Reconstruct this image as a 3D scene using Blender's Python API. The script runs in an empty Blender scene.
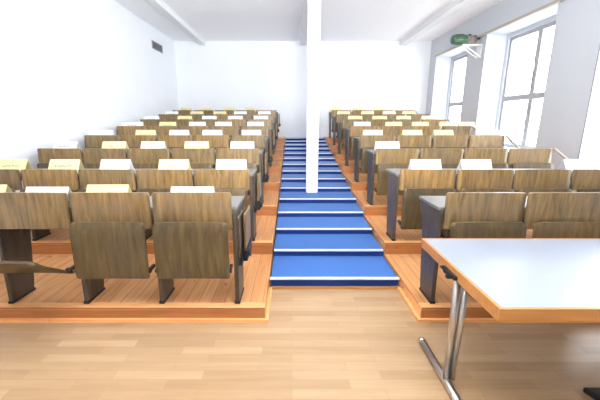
import bpy, bmesh, math, random
from mathutils import Vector, Matrix
random.seed(7)
S = 1.45                      # camera height in metres; layout below is in units of it
scene = bpy.context.scene
COL = scene.collection
PI = math.pi

# ------------------------------------------------------------------ layout
YP, D, R, H1 = 1.545, 0.7064, 0.0861, 0.0765      # first platform front, row pitch, row rise, first platform height
YS, ZS = 1.893, 0.0645                            # first step
YB = 1.581                                        # front of the row-0 side panels
XL, XR = -2.33, 2.76                              # wall faces
YW = 7.2                                          # back wall
ZC = 2.54                                         # ceiling
SX0, SX1 = -0.128, 0.648                          # stair edges
DESK_Z = 0.570
def tier_z(n): return H1 + n * R
def row_y(n): return YB + n * D

# ------------------------------------------------------------------ materials
def new_mat(name):
    m = bpy.data.materials.new(name); m.use_nodes = True
    nt = m.node_tree
    b = nt.nodes['Principled BSDF']
    return m, nt, b
def N(nt, t, **kw):
    n = nt.nodes.new(t)
    for k, v in kw.items():
        if k in n.inputs: n.inputs[k].default_value = v
        else: setattr(n, k, v)
    return n
def ramp(nt, fac, stops):
    r = nt.nodes.new('ShaderNodeValToRGB')
    el = r.color_ramp.elements
    while len(el) < len(stops): el.new(0.5)
    for e, (p, c) in zip(el, stops):
        e.position = p; e.color = (*c, 1)
    nt.links.new(fac, r.inputs['Fac'])
    return r.outputs['Color']
def mix(nt, a, b, fac, mode='MIX'):
    n = nt.nodes.new('ShaderNodeMix'); n.data_type = 'RGBA'; n.blend_type = mode
    for sock, v in ((n.inputs['Factor'], fac), (n.inputs['A'], a), (n.inputs['B'], b)):
        if hasattr(v, 'is_linked'): nt.links.new(v, sock)
        elif isinstance(v, (int, float)): sock.default_value = v
        else: sock.default_value = (*v, 1)
    return n.outputs['Result']
def plain(name, col, rough=0.6, metal=0.0, noise=0.0, nscale=8.0, spec=None):
    m, nt, b = new_mat(name)
    b.inputs['Roughness'].default_value = rough
    b.inputs['Metallic'].default_value = metal
    if spec is not None: b.inputs['Specular IOR Level'].default_value = spec
    if noise:
        tc = N(nt, 'ShaderNodeTexCoord'); nz = N(nt, 'ShaderNodeTexNoise', Scale=nscale, Detail=4.0)
        nt.links.new(tc.outputs['Object'], nz.inputs['Vector'])
        lo = [c * (1 - noise) for c in col]; hi = [min(1, c * (1 + noise)) for c in col]
        nt.links.new(ramp(nt, nz.outputs['Fac'], [(0.3, lo), (0.7, hi)]), b.inputs['Base Color'])
    else:
        b.inputs['Base Color'].default_value = (*col, 1)
    return m
def obj_coords(nt, scale, rand=True):
    tc = N(nt, 'ShaderNodeTexCoord')
    mp = N(nt, 'ShaderNodeMapping'); mp.inputs['Scale'].default_value = scale
    if rand:
        oi = N(nt, 'ShaderNodeObjectInfo')
        mul = N(nt, 'ShaderNodeVectorMath', operation='SCALE'); mul.inputs[0].default_value = (7.3, 11.9, 5.1)
        nt.links.new(oi.outputs['Random'], mul.inputs['Scale'])
        add = N(nt, 'ShaderNodeVectorMath', operation='ADD')
        nt.links.new(tc.outputs['Object'], add.inputs[0]); nt.links.new(mul.outputs[0], add.inputs[1])
        nt.links.new(add.outputs[0], mp.inputs['Vector'])
        return mp.outputs['Vector'], oi.outputs['Random'], tc
    nt.links.new(tc.outputs['Object'], mp.inputs['Vector'])
    return mp.outputs['Vector'], None, tc
def plywood(name, dark, mid, light, rough=0.38, wear=0.5):
    """old brown plywood, grain running vertically, greyish worn patches, tone differing from board to board"""
    m, nt, b = new_mat(name)
    v, rnd, tc = obj_coords(nt, (30, 30, 3.6))
    n1 = N(nt, 'ShaderNodeTexNoise', Scale=1.0, Detail=5.0, Roughness=0.62, Distortion=0.6); nt.links.new(v, n1.inputs['Vector'])
    c = ramp(nt, n1.outputs['Fac'], [(0.30, dark), (0.5, mid), (0.70, light)])
    v2, _, _ = obj_coords(nt, (5, 5, 6))
    n2 = N(nt, 'ShaderNodeTexNoise', Scale=1.0, Detail=4.0, Roughness=0.6); nt.links.new(v2, n2.inputs['Vector'])
    w = ramp(nt, n2.outputs['Fac'], [(0.42, (0, 0, 0)), (0.68, (1, 1, 1))])
    wm = N(nt, 'ShaderNodeMath', operation='MULTIPLY'); wm.inputs[1].default_value = wear; nt.links.new(w, wm.inputs[0])
    grey = [0.55 * (mid[0] + mid[1] + mid[2]) / 3 + 0.35 * k for k in mid]
    c = mix(nt, c, grey, wm.outputs[0])
    t = ramp(nt, rnd, [(0.0, (0.78, 0.80, 0.84)), (0.5, (1, 1, 1)), (1.0, (1.18, 1.10, 1.0))])
    c = mix(nt, c, t, 1.0, 'MULTIPLY')
    nt.links.new(c, b.inputs['Base Color'])
    b.inputs['Roughness'].default_value = rough
    bp = N(nt, 'ShaderNodeBump', Strength=0.06); nt.links.new(n1.outputs['Fac'], bp.inputs['Height']); nt.links.new(bp.outputs[0], b.inputs['Normal'])
    return m
def planks(name, c1, c2, gap, length, width, rot, rough, knots=0.0, mortar=0.006, grain=(1.5, 30, 30), contrast=0.35, freq=0.5):
    m, nt, b = new_mat(name)
    tc = N(nt, 'ShaderNodeTexCoord')
    mp = N(nt, 'ShaderNodeMapping'); mp.inputs['Rotation'].default_value = (0, 0, rot)
    nt.links.new(tc.outputs['Object'], mp.inputs['Vector'])
    bk = N(nt, 'ShaderNodeTexBrick', Scale=1.0)
    bk.offset = 0.37; bk.offset_frequency = 2; bk.squash = 1.0
    bk.inputs['Color1'].default_value = (*c1, 1); bk.inputs['Color2'].default_value = (*c2, 1); bk.inputs['Mortar'].default_value = (*gap, 1)
    bk.inputs['Mortar Size'].default_value = mortar; bk.inputs['Brick Width'].default_value = length; bk.inputs['Row Height'].default_value = width
    bk.inputs['Mortar Smooth'].default_value = 0.3; bk.inputs['Bias'].default_value = 0.0
    nt.links.new(mp.outputs[0], bk.inputs['Vector'])
    mg = N(nt, 'ShaderNodeMapping'); mg.inputs['Scale'].default_value = grain
    nt.links.new(mp.outputs[0], mg.inputs['Vector'])
    nz = N(nt, 'ShaderNodeTexNoise', Scale=1.0, Detail=5.0, Roughness=0.6, Distortion=0.4); nt.links.new(mg.outputs[0], nz.inputs['Vector'])
    lo = 1 - contrast; g = ramp(nt, nz.outputs['Fac'], [(0.3, (lo + .04, lo, lo - .05)), (0.65, (1.05, 1.05, 1.05))])
    c = mix(nt, bk.outputs['Color'], g, 1.0, 'MULTIPLY')
    if knots:
        mk = N(nt, 'ShaderNodeMapping'); mk.inputs['Scale'].default_value = (3.0, 6.5, 6.5); nt.links.new(mp.outputs[0], mk.inputs['Vector'])
        vo = N(nt, 'ShaderNodeTexVoronoi', Scale=1.0); nt.links.new(mk.outputs[0], vo.inputs['Vector'])
        k = ramp(nt, vo.outputs['Distance'], [(0.03, (1, 1, 1)), (0.11, (0, 0, 0))])
        km = N(nt, 'ShaderNodeMath', operation='MULTIPLY'); km.inputs[1].default_value = knots; nt.links.new(k, km.inputs[0])
        c = mix(nt, c, (0.10, 0.03, 0.01), km.outputs[0])
    nt.links.new(c, b.inputs['Base Color'])
    b.inputs['Roughness'].default_value = rough
    return m

M = {}
M['wall'] = plain('white_wall_paint', (0.83, 0.855, 0.89), 0.85, noise=0.012, nscale=1.5)
M['ceiling'] = plain('white_ceiling_paint', (0.92, 0.935, 0.965), 0.9)
M['beam'] = plain('beam_paint', (0.76, 0.77, 0.79), 0.8)
M['column'] = plain('white_column_paint', (0.93, 0.93, 0.93), 0.6)
M['floor'] = planks('beech_laminate', (0.38, 0.245, 0.132), (0.48, 0.328, 0.188), (0.34, 0.21, 0.11), 0.52, 0.072, 0, 0.33, 0, 0.0012, (2.0, 26, 26), 0.10)
M['pine'] = planks('pine_boards', (0.64, 0.295, 0.11), (0.77, 0.40, 0.175), (0.26, 0.09, 0.03), 2.6, 0.098, PI / 2, 0.36, 0.85, 0.0025, (2.0, 24, 24), 0.24)
M['pine_edge'] = planks('pine_edge_boards', (0.88, 0.43, 0.165), (0.93, 0.48, 0.20), (0.46, 0.18, 0.06), 3.1, 0.31, 0, 0.36, 0.8, 0.0018, (2.0, 24, 24), 0.25)
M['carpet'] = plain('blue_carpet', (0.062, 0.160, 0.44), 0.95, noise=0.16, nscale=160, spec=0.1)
_b = M['carpet'].node_tree.nodes['Principled BSDF']
_b.inputs['Sheen Weight'].default_value = 0.5; _b.inputs['Sheen Roughness'].default_value = 0.27; _b.inputs['Sheen Tint'].default_value = (0.80, 0.90, 1.0, 1)
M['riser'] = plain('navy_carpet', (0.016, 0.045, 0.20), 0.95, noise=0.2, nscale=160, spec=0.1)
M['nosing'] = plain('white_nosing', (0.82, 0.84, 0.86), 0.4)
M['ply'] = plywood('worn_walnut_plywood', (0.125, 0.076, 0.026), (0.250, 0.158, 0.060), (0.36, 0.24, 0.105), 0.34, 0.5)
M['ply_seat'] = plywood('worn_olive_plywood', (0.062, 0.040, 0.014), (0.112, 0.075, 0.029), (0.168, 0.118, 0.052), 0.40, 0.5)
M['panel'] = plywood('dark_stained_panel', (0.042, 0.031, 0.021), (0.085, 0.063, 0.043), (0.135, 0.10, 0.068), 0.42, 0.6)
M['desk'] = plain('grey_desk_laminate', (0.19, 0.183, 0.165), 0.38, noise=0.08, nscale=5)
M['black'] = plain('black_rubber', (0.012, 0.012, 0.015), 0.5)
M['iron'] = plain('black_iron', (0.02, 0.021, 0.026), 0.42, 0.4)
M['chrome'] = plain('brushed_chrome', (0.60, 0.58, 0.56), 0.32, 1.0)
M['table_top'] = plain('white_laminate', (0.30, 0.335, 0.40), 0.28)
M['beech'] = planks('beech_edge', (0.50, 0.225, 0.062), (0.54, 0.25, 0.075), (0.48, 0.22, 0.06), 5.0, 0.5, 0, 0.4, 0.0, 0.0005, (3, 40, 40), 0.18)
M['window_paint'] = plain('grey_white_window_paint', (0.34, 0.345, 0.36), 0.5)
M['rail'] = plain('tan_grey_rail', (0.40, 0.36, 0.30), 0.5)
M['rail_dark'] = plain('dark_guide_rail', (0.22, 0.22, 0.24), 0.5)
M['vent'] = plain('grey_vent_metal', (0.30, 0.30, 0.31), 0.5)
M['vent_dark'] = plain('dark_vent_inside', (0.12, 0.12, 0.125), 0.7)
M['green'] = plain('green_enamel', (0.055, 0.13, 0.075), 0.35, noise=0.2, nscale=20)
M['machine'] = plain('grey_brown_machine_metal', (0.20, 0.17, 0.15), 0.45, 0.5, noise=0.35, nscale=22)
M['bracket'] = plain('white_bracket_paint', (0.78, 0.78, 0.78), 0.5)
M['leaf'] = plain('tree_leaf', (0.12, 0.15, 0.09), 0.8)
M['bark'] = plain('tree_bark', (0.10, 0.08, 0.065), 0.9)
M['ground'] = plain('outside_ground', (0.4, 0.4, 0.38), 0.9)
def glass():
    m, nt, b = new_mat('window_glass')
    nt.nodes.remove(b)
    out = nt.nodes['Material Output']
    t = N(nt, 'ShaderNodeBsdfTransparent'); g = N(nt, 'ShaderNodeBsdfGlossy', Roughness=0.02)
    mx = N(nt, 'ShaderNodeMixShader')
    nt.links.new(t.outputs[0], mx.inputs[1]); nt.links.new(g.outputs[0], mx.inputs[2])
    ge = N(nt, 'ShaderNodeNewGeometry'); fm = N(nt, 'ShaderNodeMath', operation='MULTIPLY_ADD')
    fm.inputs[1].default_value = -.06; fm.inputs[2].default_value = .06; nt.links.new(ge.outputs['Backfacing'], fm.inputs[0]); nt.links.new(fm.outputs[0], mx.inputs[0])
    nt.links.new(mx.outputs[0], out.inputs['Surface'])
    return m
M['glass'] = glass()
def paper(name, col):
    """card stock with one faint illegible pencilled line on its front"""
    m, nt, b = new_mat(name)
    tc = N(nt, 'ShaderNodeTexCoord'); sp = N(nt, 'ShaderNodeSeparateXYZ'); nt.links.new(tc.outputs['Object'], sp.inputs[0])
    oi = N(nt, 'ShaderNodeObjectInfo')
    def rng(src, lo, hi):
        a = N(nt, 'ShaderNodeMath', operation='GREATER_THAN'); a.inputs[1].default_value = lo; nt.links.new(src, a.inputs[0])
        c = N(nt, 'ShaderNodeMath', operation='LESS_THAN'); c.inputs[1].default_value = hi; nt.links.new(src, c.inputs[0])
        mm = N(nt, 'ShaderNodeMath', operation='MULTIPLY'); nt.links.new(a.outputs[0], mm.inputs[0]); nt.links.new(c.outputs[0], mm.inputs[1])
        return mm.outputs[0]
    ins = N(nt, 'ShaderNodeMath', operation='MULTIPLY')
    nt.links.new(rng(sp.outputs['X'], -0.095, 0.085), ins.inputs[0]); nt.links.new(rng(sp.outputs['Z'], 0.048, 0.062), ins.inputs[1])
    nz = N(nt, 'ShaderNodeTexNoise', Scale=90.0, Detail=2.0); ad = N(nt, 'ShaderNodeVectorMath', operation='ADD')
    nt.links.new(tc.outputs['Object'], ad.inputs[0]); nt.links.new(oi.outputs['Random'], ad.inputs[1]); nt.links.new(ad.outputs[0], nz.inputs['Vector'])
    k = ramp(nt, nz.outputs['Fac'], [(0.42, (0, 0, 0)), (0.55, (0.75, 0.75, 0.75))])
    f = N(nt, 'ShaderNodeMath', operation='MULTIPLY'); nt.links.new(ins.outputs[0], f.inputs[0]); nt.links.new(k, f.inputs[1])
    nt.links.new(mix(nt, col, (0.10, 0.10, 0.11), f.outputs[0]), b.inputs['Base Color'])
    b.inputs['Roughness'].default_value = 0.8
    return m
M['white_card'] = paper('white_card_stock', (0.80, 0.81, 0.84))
M['yellow_card'] = paper('pale_yellow_card_stock', (0.76, 0.70, 0.37))
M['cream_card'] = paper('cream_card_stock', (0.80, 0.76, 0.52))

# ------------------------------------------------------------------ mesh helpers (layout units -> metres at link time)
def add_box(bm, x0, x1, y0, y1, z0, z1, mi=0):
    vs = [bm.verts.new((x, y, z)) for x in (x0, x1) for y in (y0, y1) for z in (z0, z1)]
    for f in ((0, 1, 3, 2), (4, 6, 7, 5), (0, 4, 5, 1), (2, 3, 7, 6), (0, 2, 6, 4), (1, 5, 7, 3)):
        bm.faces.new([vs[i] for i in f]).material_index = mi
def add_prism(bm, pts, a0, a1, axis='X', mi=0):
    """polygon extruded along an axis; pts are the two other coordinates"""
    def P(a, p):
        return {'X': (a, p[0], p[1]), 'Y': (p[0], a, p[1]), 'Z': (p[0], p[1], a)}[axis]
    v0 = [bm.verts.new(P(a0, p)) for p in pts]; v1 = [bm.verts.new(P(a1, p)) for p in pts]
    n = len(pts)
    bm.faces.new(v0[::-1]).material_index = mi; bm.faces.new(v1).material_index = mi
    for i in range(n):
        bm.faces.new((v0[i], v0[(i + 1) % n], v1[(i + 1) % n], v1[i])).material_index = mi
def add_tube(bm, p0, p1, r, seg=14, r1=None):
    p0 = Vector(p0); p1 = Vector(p1); d = (p1 - p0).normalized()
    u = d.orthogonal().normalized(); w = d.cross(u); r1 = r if r1 is None else r1
    a = [bm.verts.new(p0 + r * (u * math.cos(2 * PI * i / seg) + w * math.sin(2 * PI * i / seg))) for i in range(seg)]
    b = [bm.verts.new(p1 + r1 * (u * math.cos(2 * PI * i / seg) + w * math.sin(2 * PI * i / seg))) for i in range(seg)]
    bm.faces.new(a[::-1]); bm.faces.new(b)
    for i in range(seg):
        f = bm.faces.new((a[i], a[(i + 1) % seg], b[(i + 1) % seg], b[i])); f.smooth = True
def add_lathe(bm, prof, origin, axis, seg=24):
    """prof: list of (distance along axis, radius)"""
    o = Vector(origin); d = Vector(axis).normalized(); u = d.orthogonal().normalized(); w = d.cross(u)
    rings = []
    for t, r in prof:
        rings.append([bm.verts.new(o + d * t + r * (u * math.cos(2 * PI * i / seg) + w * math.sin(2 * PI * i / seg))) for i in range(seg)])
    for a, b in zip(rings, rings[1:]):
        for i in range(seg):
            bm.faces.new((a[i], a[(i + 1) % seg], b[(i + 1) % seg], b[i])).smooth = True
    bm.faces.new(rings[0][::-1]); bm.faces.new(rings[-1])
def mesh_of(name, bm, mat, bevel=0.0, seg=2, smooth=False):
    bmesh.ops.recalc_face_normals(bm, faces=bm.faces)
    bmesh.ops.scale(bm, vec=(S, S, S), verts=bm.verts)
    if bevel:
        es = [e for e in bm.edges if e.is_manifold and e.calc_face_angle(0) > 0.6]
        bmesh.ops.bevel(bm, geom=es, offset=bevel, segments=seg, profile=0.5, affect='EDGES', clamp_overlap=True)
    me = bpy.data.meshes.new(name); bm.to_mesh(me); bm.free()
    for m in (mat if isinstance(mat, (list, tuple)) else [mat]): me.materials.append(m)
    if smooth:
        for p in me.polygons: p.use_smooth = True
    return me
def link(name, me, parent=None, loc=(0, 0, 0)):
    o = bpy.data.objects.new(name, me); COL.objects.link(o)
    o.location = [c * S for c in loc]
    if parent is not None: o.parent = parent
    return o
def obj(name, bm, mat, parent=None, loc=(0, 0, 0), bevel=0.0, seg=2, smooth=False):
    return link(name, mesh_of(name, bm, mat, bevel, seg, smooth), parent, loc)
def tag(o, label, cat, group=None, kind=None):
    o['label'] = label; o['category'] = cat
    if group: o['group'] = group
    if kind: o['kind'] = kind
    return o
def thing(name, label, cat, loc=(0, 0, 0), group=None):
    return tag(link(name, None, None, loc), label, cat, group)
def struct(name, bm, mat, parent=None, bevel=0.0):
    o = obj(name, bm, mat, parent, bevel=bevel)
    if parent is None: o['kind'] = 'structure'
    return o
def copy_tree(o, parent=None):
    c = o.copy(); COL.objects.link(c); c.parent = parent
    for ch in list(o.children): copy_tree(ch, c)
    return c
ORD = ['front', 'second', 'third', 'fourth', 'fifth', 'sixth', 'seventh', 'back']
NTH = ['first', 'second', 'third', 'fourth', 'fifth']

# ------------------------------------------------------------------ the room
bm = bmesh.new(); add_box(bm, XL - .1, XR + .4, -2.6, YW + .1, -.07, 0); struct('floor', bm, M['floor'])
bm = bmesh.new(); add_box(bm, XL - .1, XL, -2.6, YW, 0, ZC); struct('wall_left', bm, M['wall'])
bm = bmesh.new(); add_box(bm, XL - .1, XR + .4, -2.7, -2.6, 0, ZC); struct('wall_front', bm, M['wall'])
bm = bmesh.new(); add_box(bm, XL - .1, XR + .4, YW, YW + .1, 0, ZC); struct('wall_back', bm, M['wall'])
bm = bmesh.new(); add_box(bm, XL - .1, XR + .4, -2.6, YW + .1, ZC, ZC + .08); struct('ceiling', bm, M['ceiling'])
NICHES = [(5.68, 6.90), (3.86, 5.18), (1.95, 3.25)]      # (near, far)
XG = 3.07                                                                        # glass plane
NZ0, NZ1, WZ0, WZ1, WT = 0.30, 2.19, 0.56, 2.14, 1.31
NBOT = [0.80, 0.64, 0.42]
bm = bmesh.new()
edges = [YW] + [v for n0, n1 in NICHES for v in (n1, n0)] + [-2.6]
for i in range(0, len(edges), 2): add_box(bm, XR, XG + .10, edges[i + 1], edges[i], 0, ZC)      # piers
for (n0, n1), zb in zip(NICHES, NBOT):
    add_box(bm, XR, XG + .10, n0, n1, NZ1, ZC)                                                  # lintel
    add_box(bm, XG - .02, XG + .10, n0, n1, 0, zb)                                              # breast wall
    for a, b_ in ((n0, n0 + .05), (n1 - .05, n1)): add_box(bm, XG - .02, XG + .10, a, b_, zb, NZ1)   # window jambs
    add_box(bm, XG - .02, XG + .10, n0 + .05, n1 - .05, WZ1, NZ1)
struct('wall_right', bm, plain('shaded_white_wall_paint', (0.54, 0.57, 0.615), 0.85))  # same white paint as the other walls, greyed to put the shade in its colour
for i, ((n0, n1), zb) in enumerate(zip(NICHES, NBOT)):
    a, b_ = n0 + .05, n1 - .05; c = (a + b_) / 2; t = .046
    w = link('window_%d' % (i + 1), None); w['kind'] = 'structure'
    bm = bmesh.new()
    add_box(bm, XG, XG + .024, a, a + t, zb, WZ1); add_box(bm, XG, XG + .024, b_ - t, b_, zb, WZ1)
    add_box(bm, XG, XG + .024, a + t, b_ - t, WZ1 - t, WZ1); add_box(bm, XG, XG + .024, a + t, b_ - t, zb, zb + t)
    obj('window_frame', bm, M['window_paint'], w)
    bm = bmesh.new(); add_box(bm, XG - .004, XG + .022, c - .040, c + .040, zb + t, WZ1 - t); obj('mullion', bm, M['window_paint'], w)
    bm = bmesh.new()
    add_box(bm, XG - .002, XG + .022, a + t, c - .040, WT - .036, WT + .036); add_box(bm, XG - .002, XG + .022, c + .040, b_ - t, WT - .036, WT + .036)
    obj('transom', bm, M['window_paint'], w)
    for y0, y1 in ((a + t, c - .040), (c + .040, b_ - t)):
        for z0, z1 in ((zb + t, WT - .036), (WT + .036, WZ1 - t)):
            bm = bmesh.new(); add_box(bm, XG + .010, XG + .014, y0, y1, z0, z1); obj('pane', bm, M['glass'], w)
    bm = bmesh.new(); add_tube(bm, (XG - .02, c, 1.62), (XG - .02, c, 1.72), .008); obj('window_handle', bm, M['chrome'], w)
    bm = bmesh.new(); add_box(bm, XR + .02, XG - .02, n0, n1, zb - .03, zb); obj('window_sill', bm, M['wall'], w)
# dark guide rails on the pier corners, tan rail under the soffit
for i, (n0, n1) in enumerate(NICHES[:3]):
    bm = bmesh.new(); add_box(bm, XR - .006, XR + .0, n1 - .004, n1 + .006, 0.5, NZ1); struct('trim_%d' % (i + 1), bm, M['rail_dark'])
bm = bmesh.new(); add_box(bm, XR - .035, XR, 1.6, 6.92, NZ1 - .005, NZ1 + .028); struct('trim_4', bm, M['rail'])
# ceiling beams
for i, x in enumerate((-1.765, 0.215, 2.19)):
    bm = bmesh.new(); add_box(bm, x - .062, x + .062, -2.6, YW, ZC - .085, ZC); struct('trim_%d' % (5 + i), bm, M['beam'])
# column
bm = bmesh.new(); add_box(bm, .155, .278, 3.590, 3.712, ZS + 4 * R / 2 + .0006, ZC - .085)
tag(obj('column', bm, M['column'], bevel=.008), 'white square column standing in the middle of the blue stairs', 'column')['kind'] = 'structure'

# ------------------------------------------------------------------ platforms and stairs
def platform(name, label, x0, x1, side):
    t = thing(name, label, 'platform', ((x0 + x1) / 2, YP, 0)); ox = (x0 + x1) / 2
    for n in range(8):
        y0 = YP + n * D; y1 = YP + (n + 1) * D if n < 7 else YW - .001; z = tier_z(n)
        bm = bmesh.new(); add_box(bm, x0 - ox, x1 - ox, 0, y1 - y0, 0, z - .014)
        o = obj('tier', bm, [M['pine_edge']], t, (0, y0 - YP, 0))
        bm = bmesh.new(); add_box(bm, x0 - ox, x1 - ox, .05, y1 - y0, z - .014, z)
        obj('tread_boards', bm, M['pine'], o, bevel=.002, seg=1)
        bm = bmesh.new(); add_box(bm, x0 - ox, x1 - ox, 0, .05, z - .014, z); obj('edge_board', bm, M['pine_edge'], o, bevel=.003, seg=1)
    # beaded skirting round the foot
    bm = bmesh.new()
    add_box(bm, x0 - ox - (.018 if side > 0 else 0), x1 - ox + (.018 if side < 0 else 0), -.018, 0, 0, .017)
    xs = (x1 - ox, x1 - ox + .018) if side < 0 else (x0 - ox - .018, x0 - ox)
    add_box(bm, *xs, 0, YS - YP - .022, 0, .017)
    obj('skirting', bm, M['pine_edge'], t)
    return t
platform('tiered_platform', 'stepped orange pine platform by the plain white wall, carrying the benches', XL + .001, SX0 - .0105, -1)
platform('tiered_platform', 'stepped orange pine platform on the window side, carrying the benches', SX1 + .0105, XR - .001, 1)
st = thing('staircase', 'blue carpeted stairs with white nosings running up between the benches', 'stairs', ((SX0 + SX1) / 2, YS, 0))
hw = (SX1 - SX0) / 2
cx0, cx1, cyb = .155 - (SX0 + SX1) / 2 - .0015, .278 - (SX0 + SX1) / 2 + .0015, 3.7135 - YS      # notch for the column in the sixth step
for k in range(15):
    y0 = k * D / 2; y1 = (k + 1) * D / 2 if k < 14 else YW - YS - .001; z = ZS + k * R / 2
    ya, yb = y0 + .006, (y1 + .006 if k < 14 else y1)
    spans = [(-hw, cx0), (cx1, hw)] if k == 5 else [(-hw, hw)]
    bm = bmesh.new()
    if k == 5: add_prism(bm, [(-hw, ya), (cx0, ya), (cx0, cyb), (cx1, cyb), (cx1, ya), (hw, ya), (hw, yb), (-hw, yb)], 0, z, 'Z')
    elif k == 4: add_prism(bm, [(-hw, ya), (hw, ya), (hw, yb), (cx1, yb), (cx1, y1), (cx0, y1), (cx0, yb), (-hw, yb)], 0, z, 'Z')
    else: add_box(bm, -hw, hw, ya, yb, 0, z)
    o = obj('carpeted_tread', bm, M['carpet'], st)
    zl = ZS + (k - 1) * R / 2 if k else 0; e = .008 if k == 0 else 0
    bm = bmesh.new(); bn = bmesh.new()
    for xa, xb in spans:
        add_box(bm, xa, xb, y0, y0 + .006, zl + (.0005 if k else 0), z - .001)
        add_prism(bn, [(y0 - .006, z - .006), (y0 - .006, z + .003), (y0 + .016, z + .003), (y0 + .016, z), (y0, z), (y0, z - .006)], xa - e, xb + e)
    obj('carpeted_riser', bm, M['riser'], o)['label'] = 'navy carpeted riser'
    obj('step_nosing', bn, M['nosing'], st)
bm = bmesh.new(); add_box(bm, -hw, hw, -.014, 0, 0, .014); obj('skirting', bm, M['beech'], st)

# ------------------------------------------------------------------ benches: desk rows, tip-up seats
def board_bm(w, h, t, r_top, r_bot, bow=0.0, curl=0.0, nx=14, ny=16):
    """curved plywood board standing in XZ, centred on x, z from 0 to h, front face towards -Y"""
    zs = set([0, h])
    for i in range(1, ny): zs.add(h * i / ny)
    for r, sgn, base in ((r_top, -1, h), (r_bot, 1, 0)):
        if r:
            for i in range(6): zs.add(base + sgn * r * (1 - math.cos(PI / 2 * i / 5)))
    zs = sorted(zs)
    zz = [zs[0]]
    for z in zs[1:]:
        if z - zz[-1] > 1e-4: zz.append(z)
    def half(z):
        d = 0
        if r_top and z > h - r_top: q = z - (h - r_top); d = r_top - math.sqrt(max(r_top ** 2 - q ** 2, 0))
        if r_bot and z < r_bot: q = r_bot - z; d = max(d, r_bot - math.sqrt(max(r_bot ** 2 - q ** 2, 0)))
        return w / 2 - d
    def yy(x, z):
        u = x / (w / 2); v = z / h
        return bow * (u * u) * -1 + curl * (max(0, v - .72) / .28) ** 2 - curl * .6 * (max(0, .25 - v) / .25) ** 2 * -1
    bm = bmesh.new(); F = []; B = []
    for z in zz:
        hwz = half(z)
        F.append([bm.verts.new((hwz * (2 * i / nx - 1), yy(hwz * (2 * i / nx - 1), z), z)) for i in range(nx + 1)])
        B.append([bm.verts.new((hwz * (2 * i / nx - 1), yy(hwz * (2 * i / nx - 1), z) + t, z)) for i in range(nx + 1)])
    for j in range(len(zz) - 1):
        for i in range(nx):
            bm.faces.new((F[j][i], F[j][i + 1], F[j + 1][i + 1], F[j + 1][i])).smooth = True
            bm.faces.new((B[j][i], B[j + 1][i], B[j + 1][i + 1], B[j][i + 1])).smooth = True
        bm.faces.new((F[j][0], F[j + 1][0], B[j + 1][0], B[j][0])); bm.faces.new((F[j][nx], B[j][nx], B[j + 1][nx], F[j + 1][nx]))
    for i in range(nx):
        bm.faces.new((F[0][i], B[0][i], B[0][i + 1], F[0][i + 1])); bm.faces.new((F[-1][i], F[-1][i + 1], B[-1][i + 1], B[-1][i]))
    return bm
PITCH = 0.391
me_back = mesh_of('backrest', board_bm(.376, .143, .012, .009, .005, .003), M['ply'])
me_back_front = mesh_of('backrest', board_bm(.376, .180, .012, .009, .005, .003), M['ply'])
me_seat = mesh_of('seat', board_bm(.352, .285, .013, .020, .012, .004, .010), M['ply_seat'])
def hinge_bm():
    bm = bmesh.new()
    add_lathe(bm, [(0, .010), (.004, .014), (.020, .014), (.024, .010)], (-.012, 0, 0), (1, 0, 0), 14)
    add_box(bm, -.006, .0075, -.004, .059, -.008, .008)
    return bm
me_hinge = mesh_of('hinge', hinge_bm(), M['iron'])
def make_seat(front):
    t = link('tip_up_seat', None)
    dz = .075 if front else 0
    link('backrest', me_back_front if front else me_back, t, (0, -.016, (.412 if front else .374)))
    s = link('seat', me_seat, t, (0, -.072, .109 + .065 * (1 if front else 0)))
    for sx in (-1, 1): link('hinge_mount', me_hinge, t, (sx * .1735, -.060, .150 + .065 * (1 if front else 0)))
    return t
def panel_profile(n):
    z1 = DESK_Z - H1 - .0285
    return [(0, 0), (.150, 0), (.162, .06), (.195, .30), (.225, .40), (.258, z1 - .03), (.258, z1), (0, z1)]
me_panel = mesh_of('side_panel', (lambda b: (add_prism(b, [(0, .012)] + [(.150, .012)] + panel_profile(0)[2:], -.011, .011), b)[1])(bmesh.new()), M['panel'], bevel=.004, seg=1)
def foot_bm():
    bm = bmesh.new(); add_prism(bm, [(-.004, 0), (.156, 0), (.154, .013), (-.004, .013)], -.014, .014); return bm
me_foot = mesh_of('panel_foot', foot_bm(), M['black'], bevel=.002, seg=1)
def desk_meshes(w):
    bm = bmesh.new(); add_box(bm, -w / 2, w / 2, 0, .262, -.018, 0)
    a = mesh_of('desk_top', bm, M['desk'], bevel=.006)
    bm = bmesh.new(); add_box(bm, -w / 2 + .012, w / 2 - .012, .012, .028, -.06, -.018)
    b = mesh_of('support_rail', bm, M['panel'], bevel=.002, seg=1)
    return a, b
BANKS = [('plain wall side', -.283, -1, 5), ('window side', .729, 1, 4)]
protos = {True: make_seat(True), False: make_seat(False)}; used = {True: False, False: False}
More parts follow.
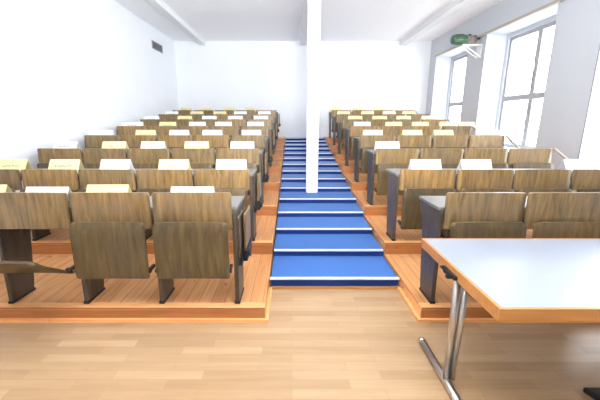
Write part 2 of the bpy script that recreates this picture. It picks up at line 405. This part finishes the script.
for side_name, xe, sg, cnt in BANKS:
    w = cnt * PITCH + .03; cx = xe + sg * (cnt * PITCH / 2); dm, rm = desk_meshes(w)
    for n in range(8):
        g = 'long desks on the ' + side_name
        lab = 'long grey-topped desk on dark legs, %s row on the %s' % (ORD[n], side_name)
        if n == 0: lab = 'front row long grey-topped desk on dark legs behind the first seats, %s' % side_name
        y = row_y(n); z = tier_z(n)
        d = thing('bench_desk', lab, 'desk', (cx, y, z + .0005), g)
        dt = .020 if n == 0 else -.010; link('desk_top', dm, d, (0, .012, DESK_Z - H1 + dt)); link('support_rail', rm, d, (0, .012, DESK_Z - H1))
        for k in range(cnt + 1):
            p = link('side_panel', me_panel, d, (xe + sg * k * PITCH - cx, 0, 0)); p.scale.z = 1 + (.028 / (DESK_Z - H1 - .0285) if n == 0 else 0); link('panel_foot', me_foot, p)
        if sg > 0:
            bm = bmesh.new(); x = w / 2 - .012
            add_prism(bm, [(-.004, DESK_Z - H1 + .006), (-.004, DESK_Z - H1 + .02), (-.03, DESK_Z - H1 + .02), (-.26, .40), (-.26, .386)], x, x + .014)
            obj('end_rail', bm, M['rail'], d)
        for k in range(cnt):
            front = n == 0
            x = xe + sg * (k + .5) * PITCH
            if front and sg > 0 and k > 2: continue
            if front and sg < 0 and k > 2: continue
            if n == 1 and sg > 0 and k > 3: continue
            s = protos[front] if not used[front] else copy_tree(protos[front]); used[front] = True
            s.location = (x * S, y * S, z * S)
            st_ = 'half-lowered' if (front and sg < 0 and k == 2) else 'folded-up'
            rown = '%s row' % ORD[n]
            if st_ == 'half-lowered': tag(s, 'brown plywood tip-up seat with its pan swung half down, front row, plain wall side', 'seat', 'tip-up seats on the ' + side_name)
            else: tag(s, 'brown plywood tip-up seat, %s from the stairs, %s, %s' % (NTH[k], rown, side_name), 'seat', 'tip-up seats on the ' + side_name)
            for ch in s.children:
                if ch.name.startswith('seat') and st_ == 'half-lowered':
                    piv = Vector((0, -.060, .215))
                    ang = math.radians(58)                              # swung forwards from upright about the hinges
                    rot = Matrix.Rotation(ang, 4, 'X')
                    off = Vector((0, -.072, .168)) - piv
                    q = rot @ off + piv
                    ch.rotation_euler = (ang, 0, 0); ch.location = q * S
                    ch['label'] = 'seat pan swung half down'
# fold-up seats on the aisle ends of the desks on the plain wall side
def aisle_seat():
    t = link('folding_aisle_seat', None)
    bm = bmesh.new(); add_box(bm, 0, .010, .006, .15, .255, .465); obj('back_board', bm, M['panel'], t, bevel=.004)
    bm = bmesh.new(); add_box(bm, .020, .034, .07, .26, .275, .46); obj('seat_board', bm, M['ply'], t, bevel=.010)
    bm = bmesh.new(); add_box(bm, 0, .018, .006, .12, .21, .255); add_box(bm, .018, .040, .05, .25, .215, .275); add_lathe(bm, [(0, .020), (.012, .020)], (.040, .10, .245), (1, 0, 0), 14)
    obj('mounting_bracket', bm, M['iron'], t, bevel=.003, seg=1)
    return t
a0 = aisle_seat()
for n in range(8):
    s = a0 if n == 0 else copy_tree(a0)
    s.location = ((-.283 + .0135) * S, (row_y(n) + .0) * S, tier_z(n) * S)
    tag(s, 'narrow fold-up aisle seat with black bracket on the end of the %s row desk' % ORD[n], 'seat', 'fold-up aisle seats')

# ------------------------------------------------------------------ name cards on the desks
def card_mesh(w, h, mat):
    bm = bmesh.new(); d = .046; t = .0025
    add_prism(bm, [(-d, 0), (0, h), (d, 0), (d - t, 0), (0, h - .004), (-d + t, 0)], -w / 2, w / 2)
    return mesh_of('name_card', bm, mat)
card_cache = {}
F_PX, P0, CX0, CY0 = 337.2, .2302, 292, 200
def px_to_x(px, Y, Z):
    fw = Y * math.cos(P0) - (Z - 1) * math.sin(P0)
    return (px - CX0) / F_PX * fw
# measured along each desk row: (centre px, width px, colour)
LEFT = {0: [(193, 42, 'w'), (109, 43, 'y'), (49, 49, 'w'), (-12, 44, 'y')],
        1: [(231.5, 31, 'w'), (174.5, 32, 'y'), (116.5, 33, 'w'), (66, 33, 'y'), (14, 34, 'y')],
        2: [(242.5, 26, 'w'), (197, 25, 'y'), (153.5, 27, 'w'), (115, 27, 'y'), (67, 28, 'w')],
        3: [(251.5, 20, 'w'), (212.5, 21, 'w'), (179.5, 21, 'w'), (146, 22, 'y'), (102, 28, 'w')],
        4: [(255.5, 17, 'w'), (223.5, 17, 'w'), (197.5, 17.5, 'w'), (168, 18, 'y'), (133, 24, 'w')],
        5: [(261, 15, 'w'), (235.5, 15, 'w'), (209.5, 15, 'w'), (185, 15, 'y'), (152, 16, 'w')],
        6: [(264.5, 13, 'w'), (240.5, 13, 'w'), (220, 13, 'y'), (197, 13.5, 'y'), (172, 14, 'w')],
        7: [(251, 11, 'y'), (229, 12, 'y'), (205, 12, 'y'), (186, 11, 'y')]}
RIGHT = {1: [(425, 34, 'w'), (475, 33, 'w'), (577, 36, 'w')],
         2: [(387, 25, 'w')],
         3: [(372.5, 21, 'c'), (412, 21.5, 'y'), (443, 22, 'y'), (487, 30, 'c')],
         4: [(362, 18, 'w'), (393.5, 18, 'y'), (420, 18, 'y'), (447.5, 17, 'y'), (466, 16, 'y')],
         5: [(355, 15, 'y'), (379.5, 15, 'y'), (403.5, 15, 'y'), (428.5, 14, 'y')],
         6: [(343.5, 13, 'y'), (367.5, 13, 'y'), (389, 13.5, 'c'), (408.5, 12, 'y')],
         7: [(335.5, 11, 'y'), (358, 11, 'y'), (379, 11, 'y')]}
MC = {'w': 'white_card', 'y': 'yellow_card', 'c': 'cream_card'}; CW = {'w': 'white', 'y': 'pale yellow', 'c': 'cream'}
rc = random.Random(3)
for side_name, rows in (('plain wall side', LEFT), ('window side', RIGHT)):
    for n, cards in rows.items():
        for k, (px, wpx, c) in enumerate(cards):
            y = row_y(n) + (.150 if n else (.165 if c == 'y' else .105)); z = tier_z(n) + DESK_Z - H1 + .0015 + (.020 if n == 0 else -.010)
            x = px_to_x(px, y, z + .04); w = .215 if n else .218
            if (n, px) in ((3, 487), (3, 102), (4, 133)): w = .27
            if c not in card_cache: card_cache[c] = {}
            if w not in card_cache[c]: card_cache[c][w] = card_mesh(w, .083, M[MC[c]])
            o = link('name_card', card_cache[c][w], None, (x, y, z))
            o.rotation_euler = (0, 0, rc.uniform(-.03, .03))
            tag(o, '%s name card, %s from the stairs, %s row desk, %s' % (CW[c], NTH[k], ORD[n], side_name), 'name card', 'name cards on the desks, ' + side_name)

# ------------------------------------------------------------------ front table
TX0, TX1, TY0, TY1, TZ = .568, 1.80, .8285, 1.40, .50
t = thing('folding_table', 'white-topped table with beech edge and chrome legs in front of the benches', 'table', ((TX0 + TX1) / 2, (TY0 + TY1) / 2, 0))
w2, d2 = (TX1 - TX0) / 2, (TY1 - TY0) / 2; e = .010
bm = bmesh.new(); add_box(bm, -w2 + e, w2 - e, -d2 + e, d2 - e, TZ - .022, TZ); obj('tabletop', bm, M['table_top'], t)
bm = bmesh.new()
add_box(bm, -w2, w2, -d2, -d2 + e, TZ - .040, TZ); add_box(bm, -w2, w2, d2 - e, d2, TZ - .040, TZ)
add_box(bm, -w2, -w2 + e, -d2 + e, d2 - e, TZ - .040, TZ); add_box(bm, w2 - e, w2, -d2 + e, d2 - e, TZ - .040, TZ)
obj('edge_band', bm, M['beech'], t, bevel=.002, seg=1)
for sx in (-1, 1):
    x = sx * (w2 - .028)
    bm = bmesh.new()
    for dx in (.0, sx * -.034): add_tube(bm, (x + dx * .6, .0, .03), (x + dx, .0, TZ - .022), .0125)
    lg = obj('leg', bm, M['chrome'], t)
    bm = bmesh.new(); add_tube(bm, (x, -.235, .0195), (x, .235, .0195), .0155); obj('foot_bar', bm, M['chrome'], lg)
    for sy in (-1, 1):
        bm = bmesh.new(); add_lathe(bm, [(0, .0165), (.018, .0165), (.021, .012)], (x, sy * .23, .0195), (0, sy, 0), 14); obj('end_cap', bm, M['chrome'], lg)
    bm = bmesh.new(); add_box(bm, x - .04, x + .04, -.05, .05, TZ - .034, TZ - .022); add_tube(bm, (x - sx * .02, -.03, TZ - .05), (x - sx * .02, .03, TZ - .05), .012); obj('leg_bracket', bm, M['iron'], lg)

# dark corner of floor equipment at the picture edge
bm = bmesh.new(); add_prism(bm, [(1.10, 1.08), (1.36, 1.08), (1.36, .92), (1.15, .92)], 0, .022, 'Z')
fb = thing('floor_box', 'low black box lying on the laminate floor under the white table', 'box', (1.125, 1.0, 0))
for v in bm.verts: v.co -= Vector((1.125, 1.0, 0))
obj('base_plate', bm, M['black'], fb, bevel=.008)
bm = bmesh.new(); add_box(bm, .06, .22, -.06, .06, .022, .034); obj('cover', bm, M['iron'], fb, bevel=.004)

# ------------------------------------------------------------------ air vent, motor
v = thing('air_vent', 'small grey slatted air vent high on the plain white wall', 'vent', (XL, 5.86, 1.80))
VW, VH = .225, .064
v.location = (XL * S, 6.27 * S, 2.245 * S)
bm = bmesh.new()
add_box(bm, 0, .012, -VW, VW, -VH, -VH + .012); add_box(bm, 0, .012, -VW, VW, VH - .012, VH)
add_box(bm, 0, .012, -VW, -VW + .012, -VH + .012, VH - .012); add_box(bm, 0, .012, VW - .012, VW, -VH + .012, VH - .012)
obj('frame', bm, M['vent'], v)
bm = bmesh.new(); add_box(bm, 0, .003, -VW + .012, VW - .012, -VH + .012, VH - .012); obj('backing', bm, M['vent_dark'], v)
bm = bmesh.new()
for i in range(6):
    z = -VH + .022 + i * .0186
    add_prism(bm, [(.003, z), (.011, z - .007), (.012, z - .004), (.004, z + .003)], -VW + .012, VW - .012, 'Y')
obj('slats', bm, M['vent'], v)

mt = thing('wall_mounted_motor', 'green cylindrical motor with grey gearing on a white bracket between two windows', 'motor', (XR, 5.33, 2.145))
bm = bmesh.new()
add_lathe(bm, [(-.435, .02), (-.43, .045), (-.415, .062), (-.39, .070), (-.30, .071), (-.295, .078), (-.275, .078), (-.27, .071), (-.225, .068), (-.215, .055)], (0, 0, .01), (1, 0, 0), 28)
obj('motor_housing', bm, M['green'], mt)
bm = bmesh.new()
for i in range(10):
    a = 2 * PI * i / 10; c, s_ = math.cos(a), math.sin(a)
    add_tube(bm, (-.385, .070 * c, .01 + .070 * s_), (-.30, .071 * c, .01 + .071 * s_), .005, 6)
obj('cooling_fins', bm, M['green'], mt)
bm = bmesh.new()
add_box(bm, -.215, -.10, -.05, .05, -.055, .06); add_lathe(bm, [(-.24, .03), (-.20, .03)], (0, 0, .01), (1, 0, 0), 14)
obj('gearbox', bm, M['machine'], mt, bevel=.012)
bm = bmesh.new(); add_lathe(bm, [(-.11, .030), (-.108, .062), (-.098, .055), (-.088, .062), (-.086, .030)], (0, 0, .012), (1, 0, 0), 24); obj('pulley', bm, M['machine'], mt)
bm = bmesh.new(); add_tube(bm, (-.17, 0, .05), (-.17, 0, .085), .022); add_tube(bm, (-.09, 0, .02), (-.02, 0, .03), .014); add_tube(bm, (-.02, -.0, .03), (-.02, 0, .07), .010); obj('drive_shaft', bm, M['iron'], mt)
bm = bmesh.new()
add_box(bm, -.28, 0, -.06, .06, -.078, -.060)
add_box(bm, -.016, 0, -.06, .06, -.24, -.078)
for y0 in (-.055, .043): add_prism(bm, [(-.26, -.078), (-.235, -.078), (-.016, -.215), (-.016, -.24)], y0, y0 + .012, 'Y')
obj('wall_bracket', bm, M['bracket'], mt)

# ------------------------------------------------------------------ outside: pale trees beyond the glass
bm = bmesh.new(); add_box(bm, XG + .6, 14, -4, 16, -1.2, -1.15); o = struct('ground', bm, M['ground'])
def tree(x, y, z0, h, r, seed, label):
    rr = random.Random(seed)
    t = thing('tree', label, 'tree', (x, y, -1.15), 'trees outside the windows')
    bm = bmesh.new(); add_tube(bm, (0, 0, 0), (0, 0, h * .75), .06, 10, .025)
    for i in range(9):
        a = rr.uniform(0, 2 * PI); zz = h * rr.uniform(.35, .7)
        add_tube(bm, (0, 0, zz), (r * .7 * math.cos(a), r * .7 * math.sin(a), zz + h * .22), .02, 6, .006)
    obj('trunk', bm, M['bark'], t)
    bm = bmesh.new()
    for i in range(900):
        u = Vector((rr.gauss(0, 1), rr.gauss(0, 1), rr.gauss(0, 1))).normalized() * (rr.random() ** .4)
        c = Vector((u.x * r, u.y * r, h * .72 + u.z * h * .32)); a = Vector((rr.gauss(0, 1), rr.gauss(0, 1), rr.gauss(0, 1))).normalized()
        b = a.orthogonal().normalized(); L = .05
        bm.faces.new([bm.verts.new(c + a * L), bm.verts.new(c + b * L * .5), bm.verts.new(c - a * L), bm.verts.new(c - b * L * .5)])
    obj('foliage', bm, M['leaf'], t)
tree(6.5, 9.6, 0, 2.15, .8, 1, 'small leafy tree outside, low behind the panes of the middle window')

# ------------------------------------------------------------------ light
wd = bpy.data.worlds.new('World'); scene.world = wd; wd.use_nodes = True
bg = wd.node_tree.nodes['Background']
bg.inputs['Color'].default_value = (0.90, 0.95, 1.0, 1); bg.inputs['Strength'].default_value = 7.0
def area(name, loc, size, rot, energy=0, portal=False, color=(1, 1, 1)):
    l = bpy.data.lights.new(name, 'AREA'); l.shape = 'RECTANGLE'; l.size = size[0] * S; l.size_y = size[1] * S
    l.energy = energy; l.color = color
    if portal: l.cycles.is_portal = True
    o = bpy.data.objects.new(name, l); COL.objects.link(o); o.location = [c * S for c in loc]; o.rotation_euler = rot
    return o
for (n0, n1), zb in zip(NICHES, NBOT):
    area('window_daylight', (XG + .11, (n0 + n1) / 2, (zb + WZ1) / 2), (WZ1 - zb, n1 - n0 - .1), (0, PI / 2, 0), 0, True)

for x in (-1.1, 1.3):
    area('front_fill', (x, -.9, ZC - .1), (.25, 1.1), (math.radians(60), 0, 0), 20, color=(.97, .98, 1.0))  # unseen fill lights, added to brighten the faces towards the camera
area('ceiling_fill', (.1, -.3, 1.25), (.5, .3), (math.radians(130), 0, 0), 205, color=(.95, .975, 1.0)).data.spread = math.radians(125)  # unseen fill behind the camera, added to brighten ceiling and back wall
# ------------------------------------------------------------------ camera
cam = bpy.data.cameras.new('Camera'); co = bpy.data.objects.new('Camera', cam); COL.objects.link(co)
cam.sensor_fit = 'HORIZONTAL'; cam.sensor_width = 36; cam.lens = F_PX / 600 * 36
cam.shift_x = 8 / 600
co.location = (0, 0, S); co.rotation_euler = (PI / 2 - P0, 0, 0)
cam.clip_start = .02
scene.camera = co
vs = scene.view_settings; vs.view_transform = 'Standard'; vs.look = 'None'; vs.exposure = 1.02; vs.gamma = 1.0; vs.use_curve_mapping = False
scene.cycles.use_denoising = True
scene.cycles.max_bounces = 10; scene.cycles.diffuse_bounces = 6
